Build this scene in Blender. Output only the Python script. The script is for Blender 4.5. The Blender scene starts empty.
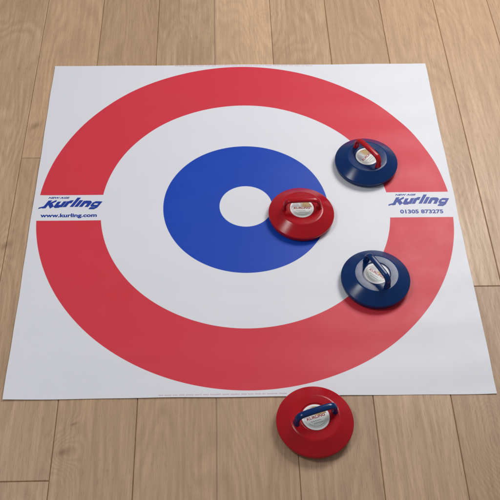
import bpy, bmesh, math, random
from mathutils import Vector, Matrix
random.seed(7)
sc = bpy.context.scene
C = sc.collection
PI = math.pi

# ------------------------------------------------------------------ helpers
def link(name, me, mat=None, parent=None):
    o = bpy.data.objects.new(name, me)
    C.objects.link(o)
    if mat is not None:
        me.materials.append(mat)
    if parent is not None:
        o.parent = parent
    return o

def tag(o, label, cat, group=None, kind=None):
    if label: o['label'] = label
    if cat: o['category'] = cat
    if group: o['group'] = group
    if kind: o['kind'] = kind

def smooth(me, ang=40):
    for p in me.polygons: p.use_smooth = True
    me.set_sharp_from_angle(angle=math.radians(ang))

def fillet(pts, rads, n=6):
    """round the corners of an open 2-D polyline"""
    out = [pts[0]]
    for i in range(1, len(pts) - 1):
        p, a, b = Vector(pts[i]), Vector(pts[i-1]), Vector(pts[i+1])
        r = rads[i]
        if r <= 0:
            out.append(tuple(p)); continue
        u, v = (a - p).normalized(), (b - p).normalized()
        ang = u.angle(v) / 2
        d = min(r / math.tan(ang), (a-p).length*.49, (b-p).length*.49)
        s, e = p + u*d, p + v*d
        for k in range(n + 1):
            t = k / n
            out.append(tuple(s*(1-t)**2 + p*2*t*(1-t) + e*t*t))
    out.append(pts[-1])
    return out

def lathe(name, prof, seg=128):
    bm = bmesh.new()
    rings = []
    for r, z in prof:
        if r < 1e-6:
            rings.append([bm.verts.new((0, 0, z))])
        else:
            rings.append([bm.verts.new((r*math.cos(2*PI*k/seg), r*math.sin(2*PI*k/seg), z)) for k in range(seg)])
    for a, b in zip(rings, rings[1:]):
        for k in range(seg):
            j = (k + 1) % seg
            if len(a) == 1: bm.faces.new((a[0], b[k], b[j]))
            elif len(b) == 1: bm.faces.new((a[k], b[0], a[j]))
            else: bm.faces.new((a[k], b[k], b[j], a[j]))
    bmesh.ops.recalc_face_normals(bm, faces=bm.faces)
    me = bpy.data.meshes.new(name); bm.to_mesh(me); bm.free()
    smooth(me, 35)
    return me

# ------------------------------------------------------------------ node helper
class NT:
    def __init__(s, name):
        s.m = bpy.data.materials.new(name); s.m.use_nodes = True
        s.t = s.m.node_tree; s.t.nodes.clear()
        s.out = s.n('ShaderNodeOutputMaterial')
        s.b = s.n('ShaderNodeBsdfPrincipled')
        s.l(s.b.outputs[0], s.out.inputs[0])
    def n(s, t, **k):
        x = s.t.nodes.new(t)
        for a, v in k.items(): setattr(x, a, v)
        return x
    def l(s, a, b): s.t.links.new(a, b)
    def put(s, sock, v):
        if hasattr(v, 'is_output'): s.l(v, sock)
        else: sock.default_value = v
    def math(s, op, a, b=None, c=None, clamp=False):
        x = s.n('ShaderNodeMath', operation=op, use_clamp=clamp)
        s.put(x.inputs[0], a)
        if b is not None: s.put(x.inputs[1], b)
        if c is not None: s.put(x.inputs[2], c)
        return x.outputs[0]
    def mix(s, f, a, b, blend='MIX'):
        x = s.n('ShaderNodeMix', data_type='RGBA', blend_type=blend)
        s.put(x.inputs[0], f)
        s.put(x.inputs[6], a if hasattr(a, 'is_output') else (*a, 1))
        s.put(x.inputs[7], b if hasattr(b, 'is_output') else (*b, 1))
        return x.outputs[2]
    def noise(s, vec, scale, detail=2, rough=.5, dist=0):
        x = s.n('ShaderNodeTexNoise')
        s.l(vec, x.inputs['Vector'])
        x.inputs['Scale'].default_value = scale; x.inputs['Detail'].default_value = detail
        x.inputs['Roughness'].default_value = rough; x.inputs['Distortion'].default_value = dist
        return x.outputs['Fac']
    def mapr(s, v, a, b, c, d, smoothstep=False):
        x = s.n('ShaderNodeMapRange')
        if smoothstep: x.interpolation_type = 'SMOOTHSTEP'
        s.put(x.inputs[0], v)
        for i, q in enumerate((a, b, c, d)): x.inputs[i+1].default_value = q
        return x.outputs[0]
    def obj(s): return s.n('ShaderNodeTexCoord').outputs['Object']
    def scalev(s, v, sx, sy, sz, off=None):
        x = s.n('ShaderNodeVectorMath', operation='MULTIPLY'); s.l(v, x.inputs[0]); x.inputs[1].default_value = (sx, sy, sz)
        if off is None: return x.outputs[0]
        y = s.n('ShaderNodeVectorMath', operation='ADD'); s.l(x.outputs[0], y.inputs[0]); s.l(off, y.inputs[1])
        return y.outputs[0]
    def bump(s, h, strength, dist):
        x = s.n('ShaderNodeBump'); x.inputs['Strength'].default_value = strength; x.inputs['Distance'].default_value = dist
        s.l(h, x.inputs['Height']); s.l(x.outputs[0], s.b.inputs['Normal'])
    def set(s, **k):
        for a, v in k.items():
            s.put(s.b.inputs[a.replace('_', ' ')], v)

# ------------------------------------------------------------------ materials
def mat_wood():
    N = NT('oak_laminate')
    co = N.obj()
    sep = N.n('ShaderNodeSeparateXYZ'); N.l(co, sep.inputs[0])
    X, Y = sep.outputs[0], sep.outputs[1]
    at = N.n('ShaderNodeAttribute', attribute_name='board')
    off = at.outputs['Vector']           # a random vector per board
    rnd = N.n('ShaderNodeSeparateXYZ'); N.l(off, rnd.inputs[0])
    big = N.n('ShaderNodeVectorMath', operation='SCALE'); N.l(off, big.inputs[0]); big.inputs['Scale'].default_value = 31.0
    o = big.outputs[0]
    # growth rings: contour lines of a stretched noise, with knots pushing them aside
    base = N.noise(N.scalev(co, 5.2, .95, 1, o), 1.0, 1.5, .45, .35)
    field = N.math('MULTIPLY', base, 1.0)
    knots = [(-.440, -.735, .024, .030, .26), (-.424, -.665, .010, .013, .08), (.085, .862, .03, .012, .05),
             (-.405, .655, .04, .05, .05), (.40, .69, .04, .05, .07), (.575, -.715, .050, .085, .48),
             (.60, .095, .05, .08, .28), (.585, -.165, .045, .10, .30), (.64, .66, .03, .09, .09), (-.75, .84, .05, .05, .07),
             (-.21, .72, .05, .07, .05), (.20, .75, .05, .07, .06), (-.63, .33, .02, .05, .10), (-.66, -.13, .02, .05, .14),
             (.73, .80, .05, .06, .05), (.84, .10, .04, .08, .2)]
    spots = None
    for kx, ky, sx, sy, am in knots:
        dx = N.math('MULTIPLY', N.math('SUBTRACT', X, kx), 1/sx)
        dy = N.math('MULTIPLY', N.math('SUBTRACT', Y, ky), 1/sy)
        d2 = N.math('ADD', N.math('MULTIPLY', dx, dx), N.math('MULTIPLY', dy, dy))
        g = N.math('EXPONENT', N.math('MULTIPLY', d2, -.5))
        field = N.math('MULTIPLY_ADD', g, am, field)
        if sx < .03 and am > .06:
            g2 = N.math('EXPONENT', N.math('MULTIPLY', N.math('ADD', N.math('MULTIPLY', dx, N.math('MULTIPLY', dx, .35)), N.math('MULTIPLY', N.math('ADD', dy, N.math('MULTIPLY', dx, -.45)), N.math('MULTIPLY', dy, 2.2))), -6.0))
            spots = g2 if spots is None else N.math('MAXIMUM', spots, g2)
    wob = N.noise(N.scalev(co, 60, 9, 1, o), 1.0, 2)
    field = N.math('MULTIPLY_ADD', wob, .012, field)
    rings = N.math('FRACT', N.math('MULTIPLY', field, 24.0))
    rings = N.math('ABSOLUTE', N.math('SUBTRACT', rings, .5))      # 0..0.5
    rings = N.mapr(rings, .02, .5, 0, 1, True)
    rings = N.math('MULTIPLY', rings, N.mapr(N.noise(N.scalev(co, 7, 4, 1, o), 1.0, 2), .35, .6, .45, 1))
    fib = N.noise(N.scalev(co, 330, 11, 1, o), 1.0, 3, .6)
    fib2 = N.noise(N.scalev(co, 90, 3.2, 1, o), 1.0, 3, .55)
    pore = N.noise(N.scalev(co, 800, 38, 1, o), 1.0, 1, .5)
    pore = N.mapr(pore, .60, .72, 0, 1)
    blot = N.noise(N.scalev(co, 9, 3.5, 1, o), 1.0, 3, .5)
    fine = N.noise(co, 420, 2, .6)
    base_c = N.mix(rnd.outputs[0], WOOD_A, WOOD_B)
    c = N.mix(N.mapr(blot, .3, .7, .0, .75), base_c, WOOD_D)
    c = N.mix(N.math('MULTIPLY', rings, .35), c, WOOD_E)
    c = N.mix(N.mapr(fib2, .35, .7, 0, .50), c, WOOD_E)
    c = N.mix(N.mapr(fib, .35, .75, 0, .42), c, WOOD_E)
    c = N.mix(N.math('MULTIPLY', pore, .35), c, WOOD_F)
    c = N.mix(N.math('MULTIPLY', N.math('MULTIPLY', spots, N.mapr(fib2, .3, .65, .45, 1)), .75), c, (.20, .105, .052))
    v = N.mapr(fine, .3, .7, .93, 1.07)
    tone = N.math('MULTIPLY', v, N.mapr(rnd.outputs[1], 0, 1, .86, 1.10))
    vm = N.n('ShaderNodeVectorMath', operation='SCALE'); N.l(c, vm.inputs[0]); N.l(tone, vm.inputs['Scale'])
    N.l(vm.outputs[0], N.b.inputs['Base Color'])
    N.set(Roughness=N.mapr(fib2, .3, .7, .38, .50))
    N.b.inputs['Specular IOR Level'].default_value = .42
    h = N.math('ADD', N.math('MULTIPLY', fib, .6), N.math('MULTIPLY', pore, -.6))
    N.bump(h, .25, .0006)
    return N.m

WOOD_A = (.70, .478, .302); WOOD_B = (.575, .378, .230); WOOD_D = (.535, .348, .212); WOOD_E = (.33, .200, .118); WOOD_F = (.16, .094, .052)

RC = (0.0, 0.0022)
RAD = (.5866, .4083, .2336, .0745)
GAP = .0465
INK_RED = (.63, .036, .058); INK_BLUE = (.002, .052, .43); VINYL = (.73, .737, .785)
def mat_vinyl():
    N = NT('printed_vinyl')
    co = N.obj()
    sep = N.n('ShaderNodeSeparateXYZ'); N.l(co, sep.inputs[0])
    X = N.math('SUBTRACT', sep.outputs[0], RC[0]); Y = N.math('SUBTRACT', sep.outputs[1], RC[1])
    r = N.math('SQRT', N.math('ADD', N.math('MULTIPLY', X, X), N.math('MULTIPLY', Y, Y)))
    e = .0006
    def inside(R): return N.mapr(r, R-e, R+e, 1, 0)
    def outside(R): return N.mapr(r, R-e, R+e, 0, 1)
    gap = N.mapr(N.math('ABSOLUTE', Y), GAP-e, GAP+e, 0, 1)
    red = N.math('MULTIPLY', N.math('MULTIPLY', inside(RAD[0]), outside(RAD[1])), gap)
    blue = N.math('MULTIPLY', inside(RAD[2]), outside(RAD[3]))
    dirt = N.noise(co, 3.0, 4, .6)
    white = N.mix(N.mapr(dirt, .35, .7, 0, 1), VINYL, (.71, .718, .768))
    c = N.mix(red, white, INK_RED)
    c = N.mix(blue, c, INK_BLUE)
    N.l(c, N.b.inputs['Base Color'])
    fn = N.noise(co, 14, 3, .55)
    N.set(Roughness=N.mapr(fn, .3, .7, .42, .49))
    N.b.inputs['Specular IOR Level'].default_value = .34
    tex = N.noise(co, 900, 2, .5)
    wv = N.noise(N.scalev(co, .8, 3.5, 1), 3.0, 2, .5)
    N.bump(N.math('ADD', N.math('MULTIPLY', tex, .05), N.math('MULTIPLY', wv, 1.0)), .35, .0025)
    return N.m

def mat_ink(name, col, rough=.42):
    N = NT(name)
    co = N.obj()
    f = N.noise(co, 500, 2)
    c = N.mix(N.mapr(f, .3, .7, 0, 1), col, tuple(min(1, v*1.15 + .004) for v in col))
    N.l(c, N.b.inputs['Base Color']); N.set(Roughness=rough); N.b.inputs['Specular IOR Level'].default_value = .3
    return N.m

def mat_plastic(name, col, rough, seed):
    N = NT(name)
    co = N.obj()
    sm = N.noise(co, 22, 4, .6)
    sc_ = N.noise(N.scalev(co, 1, 1, 1), 900, 2, .6)
    c = N.mix(N.mapr(sm, .35, .7, 0, 1), col, tuple(v*.86 for v in col))
    # a few light scuffs, with a shape of their own
    sf = N.noise(N.scalev(co, 40, 9, 30), 3 + seed, 3, .7, 1.5)
    sc2 = N.mapr(sf, .72, .80, 0, .22)
    c = N.mix(sc2, c, tuple(min(1, v*1.2 + .08) for v in col))
    N.l(c, N.b.inputs['Base Color'])
    N.set(Roughness=N.mapr(sm, .3, .7, rough-.04, rough+.06))
    N.b.inputs['Specular IOR Level'].default_value = .30
    N.bump(N.math('ADD', N.math('MULTIPLY', sc_, .4), sm), .12, .0008)
    return N.m

def mat_label():
    """round sticker: white rim, picture in the upper half, dark red banner, pale lower half with lines"""
    N = NT('printed_sticker')
    co = N.obj()
    sep = N.n('ShaderNodeSeparateXYZ'); N.l(co, sep.inputs[0])
    X, Y = sep.outputs[0], sep.outputs[1]
    r = N.math('SQRT', N.math('ADD', N.math('MULTIPLY', X, X), N.math('MULTIPLY', Y, Y)))
    inn = N.mapr(r, .0278, .0284, 1, 0)
    top = N.math('MULTIPLY', inn, N.mapr(Y, .0025, .0031, 0, 1))
    low = N.math('MULTIPLY', inn, N.mapr(Y, -.0035, -.0029, 1, 0))
    pn = N.noise(N.scalev(co, 1, .6, 1), 120, 3, .6, 1.2)
    gold = N.mix(N.mapr(pn, .4, .6, 0, 1), (.50, .36, .16), (.30, .17, .07))
    grey = N.mix(N.mapr(pn, .4, .6, 0, 1), (.66, .65, .63), (.45, .44, .46))
    pic = N.mix(N.mapr(X, -.004, .004, 0, 1), grey, gold)
    lowc = N.mix(N.mapr(Y, -.022, -.004, 0, 1), (.58, .61, .59), (.72, .73, .70))
    c = N.mix(top, (.80, .79, .80), pic)
    c = N.mix(low, c, lowc)
    ring = N.math('MULTIPLY', N.mapr(r, .0270, .0272, 0, 1), N.mapr(r, .0279, .0281, 1, 0))
    c = N.mix(N.math('MULTIPLY', ring, .6), c, (.34, .25, .18))
    N.l(c, N.b.inputs['Base Color']); N.set(Roughness=.36); N.b.inputs['Specular IOR Level'].default_value = .3
    return N.m

M_wood = mat_wood(); M_vinyl = mat_vinyl()
M_logo = mat_ink('logo_blue_ink', (.010, .040, .29))
M_small = mat_ink('pale_red_ink', (.60, .36, .40))
M_red = mat_plastic('red_plastic', (.42, .005, .012), .18, 1)
M_blue = mat_plastic('blue_plastic', (.0012, .026, .125), .18, 3)
M_label = mat_label()
M_banner = mat_ink('banner_red_ink', (.30, .035, .03), .32)
M_script = mat_ink('script_grey_ink', (.16, .18, .22), .32)
M_dark = mat_plastic('dark_underside', (.02, .02, .022), .5, 5)

# ------------------------------------------------------------------ floor of laminate boards (setting)
def build_floor():
    bm = bmesh.new()
    lay = bm.verts.layers.float_vector.new('board')
    W = .1905; x0 = .1045
    joints = {-4: [-.805, .197], 2: [-.282], 3: [-.33]}
    bev = .0019; dep = .0022; gap = .0003
    for k in range(-15, 15):
        xa, xb = x0 + (k)*W, x0 + (k+1)*W
        js = joints.get(k)
        if js is None: js = [random.uniform(-.33, -.05)] if abs(k) < 6 else [random.uniform(-.6, .6)]
        js = sorted(js)
        while js[0] > -2.6: js.insert(0, js[0] - 1.29)
        while js[-1] < 3.0: js.append(js[-1] + 1.29)
        for ya, yb in zip(js, js[1:]):
            rv = Vector((random.random(), random.random(), random.random()))
            a = (xa+gap, ya+gap, xb-gap, yb-gap)
            def ring(d, z):
                return [bm.verts.new(p) for p in ((a[0]+d, a[1]+d, z), (a[2]-d, a[1]+d, z), (a[2]-d, a[3]-d, z), (a[0]+d, a[3]-d, z))]
            R = [ring(0, -.012), ring(0, -dep), ring(bev*.55, -.0005), ring(bev, 0)]
            for q in R:
                for v in q: v[lay] = rv
            for p, q in zip(R, R[1:]):
                for i in range(4):
                    j = (i+1) % 4
                    bm.faces.new((p[i], p[j], q[j], q[i]))
            bm.faces.new(R[-1]); bm.faces.new(R[0][::-1])
    me = bpy.data.meshes.new('floor'); bm.to_mesh(me); bm.free()
    o = link('floor', me, M_wood); o['kind'] = 'structure'
    return o
build_floor()

# ------------------------------------------------------------------ target mat
CORN = [(-.6004, .5965), (.6002, .6022), (.5997, -.6030), (-.5996, -.5990)]
def mat_z(x, y):
    z = .00075*math.sin(y*46 + 1.3*math.sin(x*5)) * (.35 + .65*max(0, min(1, (x+.3)/.7)))
    z += .0004*math.sin(x*17 + 2*y) + .0003*math.sin(y*11 - 3*x)
    ed = min(abs(y + .6), abs(x - .6), abs(x+.6), abs(y-.6))
    z += .0016*math.exp(-((y+.6)/.035)**2)*(.55+.45*math.sin(x*7+1)) + .0010*math.exp(-((abs(x)-.6)/.03)**2)*(.5+.5*math.sin(y*9))
    return .0012 + max(0, z + .0008)
def build_mat():
    n = 150
    bm = bmesh.new(); T = .0009
    def P(i, j):
        u, v = i/n, j/n
        tl, tr, br, bl = CORN
        x = (tl[0]*(1-u)+tr[0]*u)*v + (bl[0]*(1-u)+br[0]*u)*(1-v)
        y = (tl[1]*(1-u)+tr[1]*u)*v + (bl[1]*(1-u)+br[1]*u)*(1-v)
        return x, y
    P0 = P
    def P(i, j):
        x, y = P0(i, j)
        k = (abs(x)/.6)**6; m = (abs(y)/.6)**6
        return x + k*(.0006*math.sin(y*13+x) + .0004*math.sin(y*37)), y + m*(.0006*math.sin(x*12+y*3) + .0003*math.sin(x*31+1))
    top = [[bm.verts.new((*P(i, j), mat_z(*P(i, j)))) for j in range(n+1)] for i in range(n+1)]
    bot = [[bm.verts.new((*P(i, j), mat_z(*P(i, j)) - T)) for j in range(n+1)] for i in range(n+1)]
    for i in range(n):
        for j in range(n):
            bm.faces.new((top[i][j], top[i+1][j], top[i+1][j+1], top[i][j+1]))
            bm.faces.new((bot[i][j], bot[i][j+1], bot[i+1][j+1], bot[i+1][j]))
    for i in range(n):
        bm.faces.new((bot[i][0], bot[i+1][0], top[i+1][0], top[i][0]))
        bm.faces.new((top[i][n], top[i+1][n], bot[i+1][n], bot[i][n]))
        bm.faces.new((top[0][i], top[0][i+1], bot[0][i+1], bot[0][i]))
        bm.faces.new((bot[n][i], bot[n][i+1], top[n][i+1], top[n][i]))
    me = bpy.data.meshes.new('sheet'); bm.to_mesh(me); bm.free()
    smooth(me, 60)
    return me
mat_root = bpy.data.objects.new('target_mat', None); C.objects.link(mat_root)
mat_root.empty_display_size = .1
tag(mat_root, 'square white vinyl mat printed with a red and blue ring target', 'target mat')
link('sheet', build_mat(), M_vinyl, mat_root)

def drop_on_mat(me, x, y, lift=.00035):
    """move a flat mesh to (x, y) on the mat and let it follow the sheet"""
    for v in me.vertices:
        px, py = v.co.x + x, v.co.y + y
        v.co = (px, py, mat_z(px, py) + lift + v.co.z)
    return me

def strokes_mesh(name, strokes, thick, warp):
    """thick mitred strokes; each stroke a hair above the last so that none share a plane"""
    bm = bmesh.new()
    for si, st in enumerate(strokes):
        th = thick
        if isinstance(st, tuple): st, th = st
        pts = [Vector(p) for p in st]
        L, Rr = [], []
        for i, p in enumerate(pts):
            if i == 0: d = (pts[1]-p).normalized(); nn = Vector((-d.y, d.x)); s = 1
            elif i == len(pts)-1: d = (p-pts[i-1]).normalized(); nn = Vector((-d.y, d.x)); s = 1
            else:
                d1, d2 = (p-pts[i-1]).normalized(), (pts[i+1]-p).normalized()
                n1, n2 = Vector((-d1.y, d1.x)), Vector((-d2.y, d2.x))
                nn = (n1+n2).normalized(); s = min(1.6, 1/max(.3, nn.dot(n1)))
            L.append(p + nn*th*.5*s); Rr.append(p - nn*th*.5*s)
        z = si*.000012
        Lv = [bm.verts.new((*warp(*q), z)) for q in L]; Rv = [bm.verts.new((*warp(*q), z)) for q in Rr]
        for i in range(len(pts)-1):
            bm.faces.new((Rv[i], Rv[i+1], Lv[i+1], Lv[i]))
    bmesh.ops.recalc_face_normals(bm, faces=bm.faces)
    for f in bm.faces:
        if f.normal.z < 0: f.normal_flip()
    me = bpy.data.meshes.new(name); bm.to_mesh(me); bm.free()
    return me

def logo_word():
    G, x = [], 0.0
    def add(sts, w, gap=1.12):
        nonlocal x
        for s in sts:
            if isinstance(s, tuple): G.append(([(a+x, b) for a, b in s[0]], s[1]))
            else: G.append([(a+x, b) for a, b in s])
        x += w + gap
    add([([(.25, 0), (.25, 2.6)], 1.05), ([(.35, 1.15), (2.2, 2.35)], .74), ([(.95, 1.5), (2.5, .1)], .92), ([(-1.35, .14), (.1, .55)], .5)], 2.6, .70)
    add([[(0, 2), (0, .6), (.35, .35), (1.4, .35)], [(1.7, 2), (1.7, 0)]], 1.7)
    add([[(0, 0), (0, 2)], [(0, 1.5), (.45, 1.78), (1.15, 1.78)]], 1.1, .95)
    add([[(0, 0), (0, 3.2)]], .1, 1.22)
    add([[(0, 0), (0, 2.3)]], .1, 1.22)
    add([[(0, 0), (0, 2.1)], [(0, 1.68), (1.3, 1.68), (1.7, 1.4), (1.7, 0)]], 1.7)
    add([([(1.8, 1.72), (.35, 1.72), (0, 1.4), (0, .75), (.35, .45), (1.8, .45)], .72), ([(1.8, 2.05), (1.8, 0), (1.45, -.38), (.0, -.38)], .72)], 1.8, 0)
    total = x
    w = .1700; sx = w/(total+2.1); sy = .0112
    def warp(a, b):
        t = (a + 1) / (total + 1)
        y = b*(1 - .10*t) + 1.0*math.sin(PI*min(1, max(0, t)))**1.0*.35 + .38*t
        return ((a + .62*b)*sx, y*sy)
    return strokes_mesh('logo', G, 1.02, warp)

def text_mesh(name, s, size, sx=1.0, bold=0.0, shear=0.0, align='CENTER'):
    cu = bpy.data.curves.new('t', 'FONT'); cu.body = s; cu.size = size; cu.offset = bold*size; cu.shear = shear
    cu.align_x = align; cu.align_y = 'CENTER'; cu.fill_mode = 'FRONT'; cu.resolution_u = 4
    o = bpy.data.objects.new('t', cu); C.objects.link(o)
    bpy.context.view_layer.update()
    dg = bpy.context.evaluated_depsgraph_get()
    me = bpy.data.meshes.new_from_object(o.evaluated_get(dg)); me.name = name; me.materials.clear()
    bpy.data.objects.remove(o); bpy.data.curves.remove(cu)
    for v in me.vertices: v.co.x *= sx; v.co.z = 0
    return me

for side, lx, ly in (('l', -.5715, -.0010), ('r', .4185, -.0015)):
    part = link('logo', drop_on_mat(logo_word(), lx, ly), M_logo, mat_root)
    link('logo_top_line', drop_on_mat(text_mesh('logo_top_line', 'NEW AGE', .0080, 1.6, .04, .3), lx + .0400, ly + .0395), M_logo, mat_root)
link('web_address', drop_on_mat(text_mesh('web_address', 'www.kurling.com', .0178, 1.24, .035), -.4960, -.0262), M_logo, mat_root)
link('phone_number', drop_on_mat(text_mesh('phone_number', '01305 873275', .0178, 1.2, .035), .4985, -.0245), M_logo, mat_root)

def small_print(x0, x1, y):
    bm = bmesh.new(); x = x0; z = 0
    while x < x1:
        for _ in range(random.randint(3, 9)):          # one word of little upright marks
            w = random.uniform(.0009, .0016); h = random.choice((.0028, .0028, .0040))
            b = -.0014
            for (a, c, d, e) in ((x, b, x+.0006, b+h), (x+w, b, x+w+.0005, b+.0028)):
                bm.faces.new([bm.verts.new(p) for p in ((a, c, 0), (d, c, 0), (d, e, 0), (a, e, 0))])
            x += w + .0016
        x += .0030
    me = bpy.data.meshes.new('small_print'); bm.to_mesh(me); bm.free()
    return drop_on_mat(me, 0, y)
link('small_print', small_print(-.225, .085, -.5940), M_small, mat_root)
link('small_print', small_print(-.215, .215, .5945), M_small, mat_root)

# ------------------------------------------------------------------ curling stones
ZT = .0385
body_prof = fillet([(0, .0016), (.0860, .0012), (.0885, .0022), (.0890, .0098), (.0918, .0112), (.0922, .0182), (.0600, .0375), (.0565, ZT), (.0372, ZT), (.0362, .0365), (0, .0365)],
                   [0, .001, .0015, .0008, .0012, .004, .006, .003, .0012, .0006, 0], 8)
me_body = lathe('body', body_prof, 144)
base_prof = [(0, .0012), (.060, .0010), (.0745, .0014), (.0750, .0030), (0, .0030)]
me_base = lathe('base_pad', base_prof, 96)
label_prof = fillet([(0, .0366), (.0332, .0366), (.0332, .0376), (.0327, .0379), (0, .0379)], [0, 0, .0002, .0005, 0], 3)
def label_mesh():
    me = lathe('label', [(r, z - .0379) for r, z in label_prof], 96)
    return me
me_label = label_mesh()

def handle_mesh():
    # path of the bridge in the x-z plane
    pts = [(-.0485, .0350), (-.0468, .0705), (.0468, .0705), (.0485, .0350)]
    path = fillet(pts, [0, .0175, .0175, 0], 14)
    # subdivide the straight bar so that it can arch gently
    P = []
    for a, b in zip(path, path[1:]):
        n = max(1, int(math.hypot(b[0]-a[0], b[1]-a[1]) / .004))
        for k in range(n): P.append((a[0] + (b[0]-a[0])*k/n, a[1] + (b[1]-a[1])*k/n))
    P.append(path[-1])
    P = [(x, z + .0025*max(0, 1-(x/.047)**2)) for x, z in P]
    bm = bmesh.new(); seg = 20; rings = []
    for i, (x, z) in enumerate(P):
        a = P[max(0, i-1)]; b = P[min(len(P)-1, i+1)]
        d = Vector((b[0]-a[0], 0, b[1]-a[1])).normalized()
        side = Vector((0, 1, 0)); up = side.cross(d)
        foot = max(0, (.054 - z)/.0160)
        w = .0079 + .0016*foot**2.2; h = .0054 + .0016*foot**2.2
        ring = []
        for k in range(seg):
            t = 2*PI*k/seg; c, s = math.cos(t), math.sin(t)
            e = 2/2.7
            ring.append(bm.verts.new(Vector((x, 0, z)) + side*w*math.copysign(abs(c)**e, c) + up*h*math.copysign(abs(s)**e, s)))
        rings.append(ring)
    for a, b in zip(rings, rings[1:]):
        for k in range(seg):
            j = (k+1) % seg
            bm.faces.new((a[k], a[j], b[j], b[k]))
    bm.faces.new(rings[0][::-1]); bm.faces.new(rings[-1])
    bmesh.ops.recalc_face_normals(bm, faces=bm.faces)
    me = bpy.data.meshes.new('handle'); bm.to_mesh(me); bm.free(); smooth(me, 50)
    return me
me_handle = handle_mesh()

me_banner = text_mesh('lettering', 'KURLING', .0088, 1.25, .035, .2)
for v in me_banner.vertices: v.co.z = .00025
me_script_parts = []
def script_mesh():
    st = []
    def wav(x0, x1, y0, amp, n, ph):
        m = n*8
        return [(x0+(x1-x0)*k/m + .0006*math.sin(2*PI*k/8*1.0+ph), y0 + amp*math.sin(2*PI*k/8+ph)*(.7+.3*math.sin(k*.9))) for k in range(m+1)]
    st.append(wav(-.016, .010, -.0090, .0012, 5, 0))
    st.append(wav(-.010, .014, -.0150, .0010, 5, 1.2))
    arc = [(.0235*math.cos(a), .0235*math.sin(a)) for a in [math.radians(205 + 130*k/24) for k in range(25)]]
    st.append((arc, .0006))
    me = strokes_mesh('script', st, .00075, lambda a, b: (a, b))
    for v in me.vertices: v.co.z += .00025
    return me
me_script = script_mesh()

def stone(x, y, body_m, handle_m, yaw, lab_yaw, label, parts_of=None):
    r = bpy.data.objects.new('curling_stone', None); C.objects.link(r)
    r.empty_display_size = .05
    r.location = (x, y, 0)
    tag(r, label, 'curling stone', 'indoor curling stones')
    def add(name, me, m, par, link_obj=True):
        me2 = me.copy(); me2.name = name; me2.materials.clear()
        return link(name, me2, m, par)
    add('body', me_body, body_m, r)
    add('base_pad', me_base, M_dark, r)
    lb = add('label', me_label, M_label, r); lb.location = (0, 0, .0379); lb.rotation_euler.z = math.radians(lab_yaw)
    add('lettering', me_banner, M_banner, lb)
    add('script', me_script, M_script, lb)
    h = add('handle', me_handle, handle_m, r); h.rotation_euler.z = math.radians(yaw)
    return r

MT = .0024   # height of the sheet's top
stones = [
    stone(.1541, -.0389, M_red, M_red, 1.8, 0, 'red curling stone with a red handle, on the edge of the blue ring'),
    stone(.3568, .1541, M_blue, M_red, -55, 48, 'blue curling stone with a bright red handle'),
    stone(.3370, -.2659, M_blue, M_blue, -61.8, -40, 'blue curling stone with a dark blue handle'),
    stone(.1467, -.6775, M_red, M_blue, 17.8, 17.8, 'red curling stone with a blue handle, lying across the mat\'s bottom edge'),
]
for s in stones:
    s.location.z = mat_z(s.location.x, s.location.y) + .0004

# ------------------------------------------------------------------ camera
cam = bpy.data.cameras.new('camera'); co = bpy.data.objects.new('camera', cam); C.objects.link(co)
cam.sensor_width = 36; cam.sensor_fit = 'HORIZONTAL'; cam.lens = 887.9/500*36
co.location = (-.0657, -1.6191, 1.9311); co.rotation_euler = (.6498, -.0174, -.0271)
cam.clip_start = .05; cam.clip_end = 100
sc.camera = co

# ------------------------------------------------------------------ lamps
def area(name, loc, target, size, power, col, size_y=None):
    l = bpy.data.lights.new(name, 'AREA'); l.energy = power; l.color = col
    l.shape = 'RECTANGLE'; l.size = size; l.size_y = size_y or size
    o = bpy.data.objects.new(name, l); C.objects.link(o); o.location = loc
    d = Vector(target) - Vector(loc); o.rotation_euler = d.to_track_quat('-Z', 'Y').to_euler()
    return o
area('softbox_key', (1.22, 1.32, 1.98), (.15, .1, 0), 1.05, 42, (1, .982, .958))
area('softbox_fill', (-1.28, -.36, 2.4), (.1, 0, 0), .56, 17, (1, .985, .97))
w = bpy.data.worlds.new('World'); sc.world = w; w.use_nodes = True
w.node_tree.nodes['Background'].inputs[0].default_value = (.93, .96, 1, 1)
w.node_tree.nodes['Background'].inputs[1].default_value = .25

sc.view_settings.view_transform = 'Standard'; sc.view_settings.look = 'None'
sc.view_settings.exposure = .11; sc.view_settings.gamma = 1; sc.view_settings.use_curve_mapping = False
sc.render.resolution_x = 1024; sc.render.resolution_y = 1024
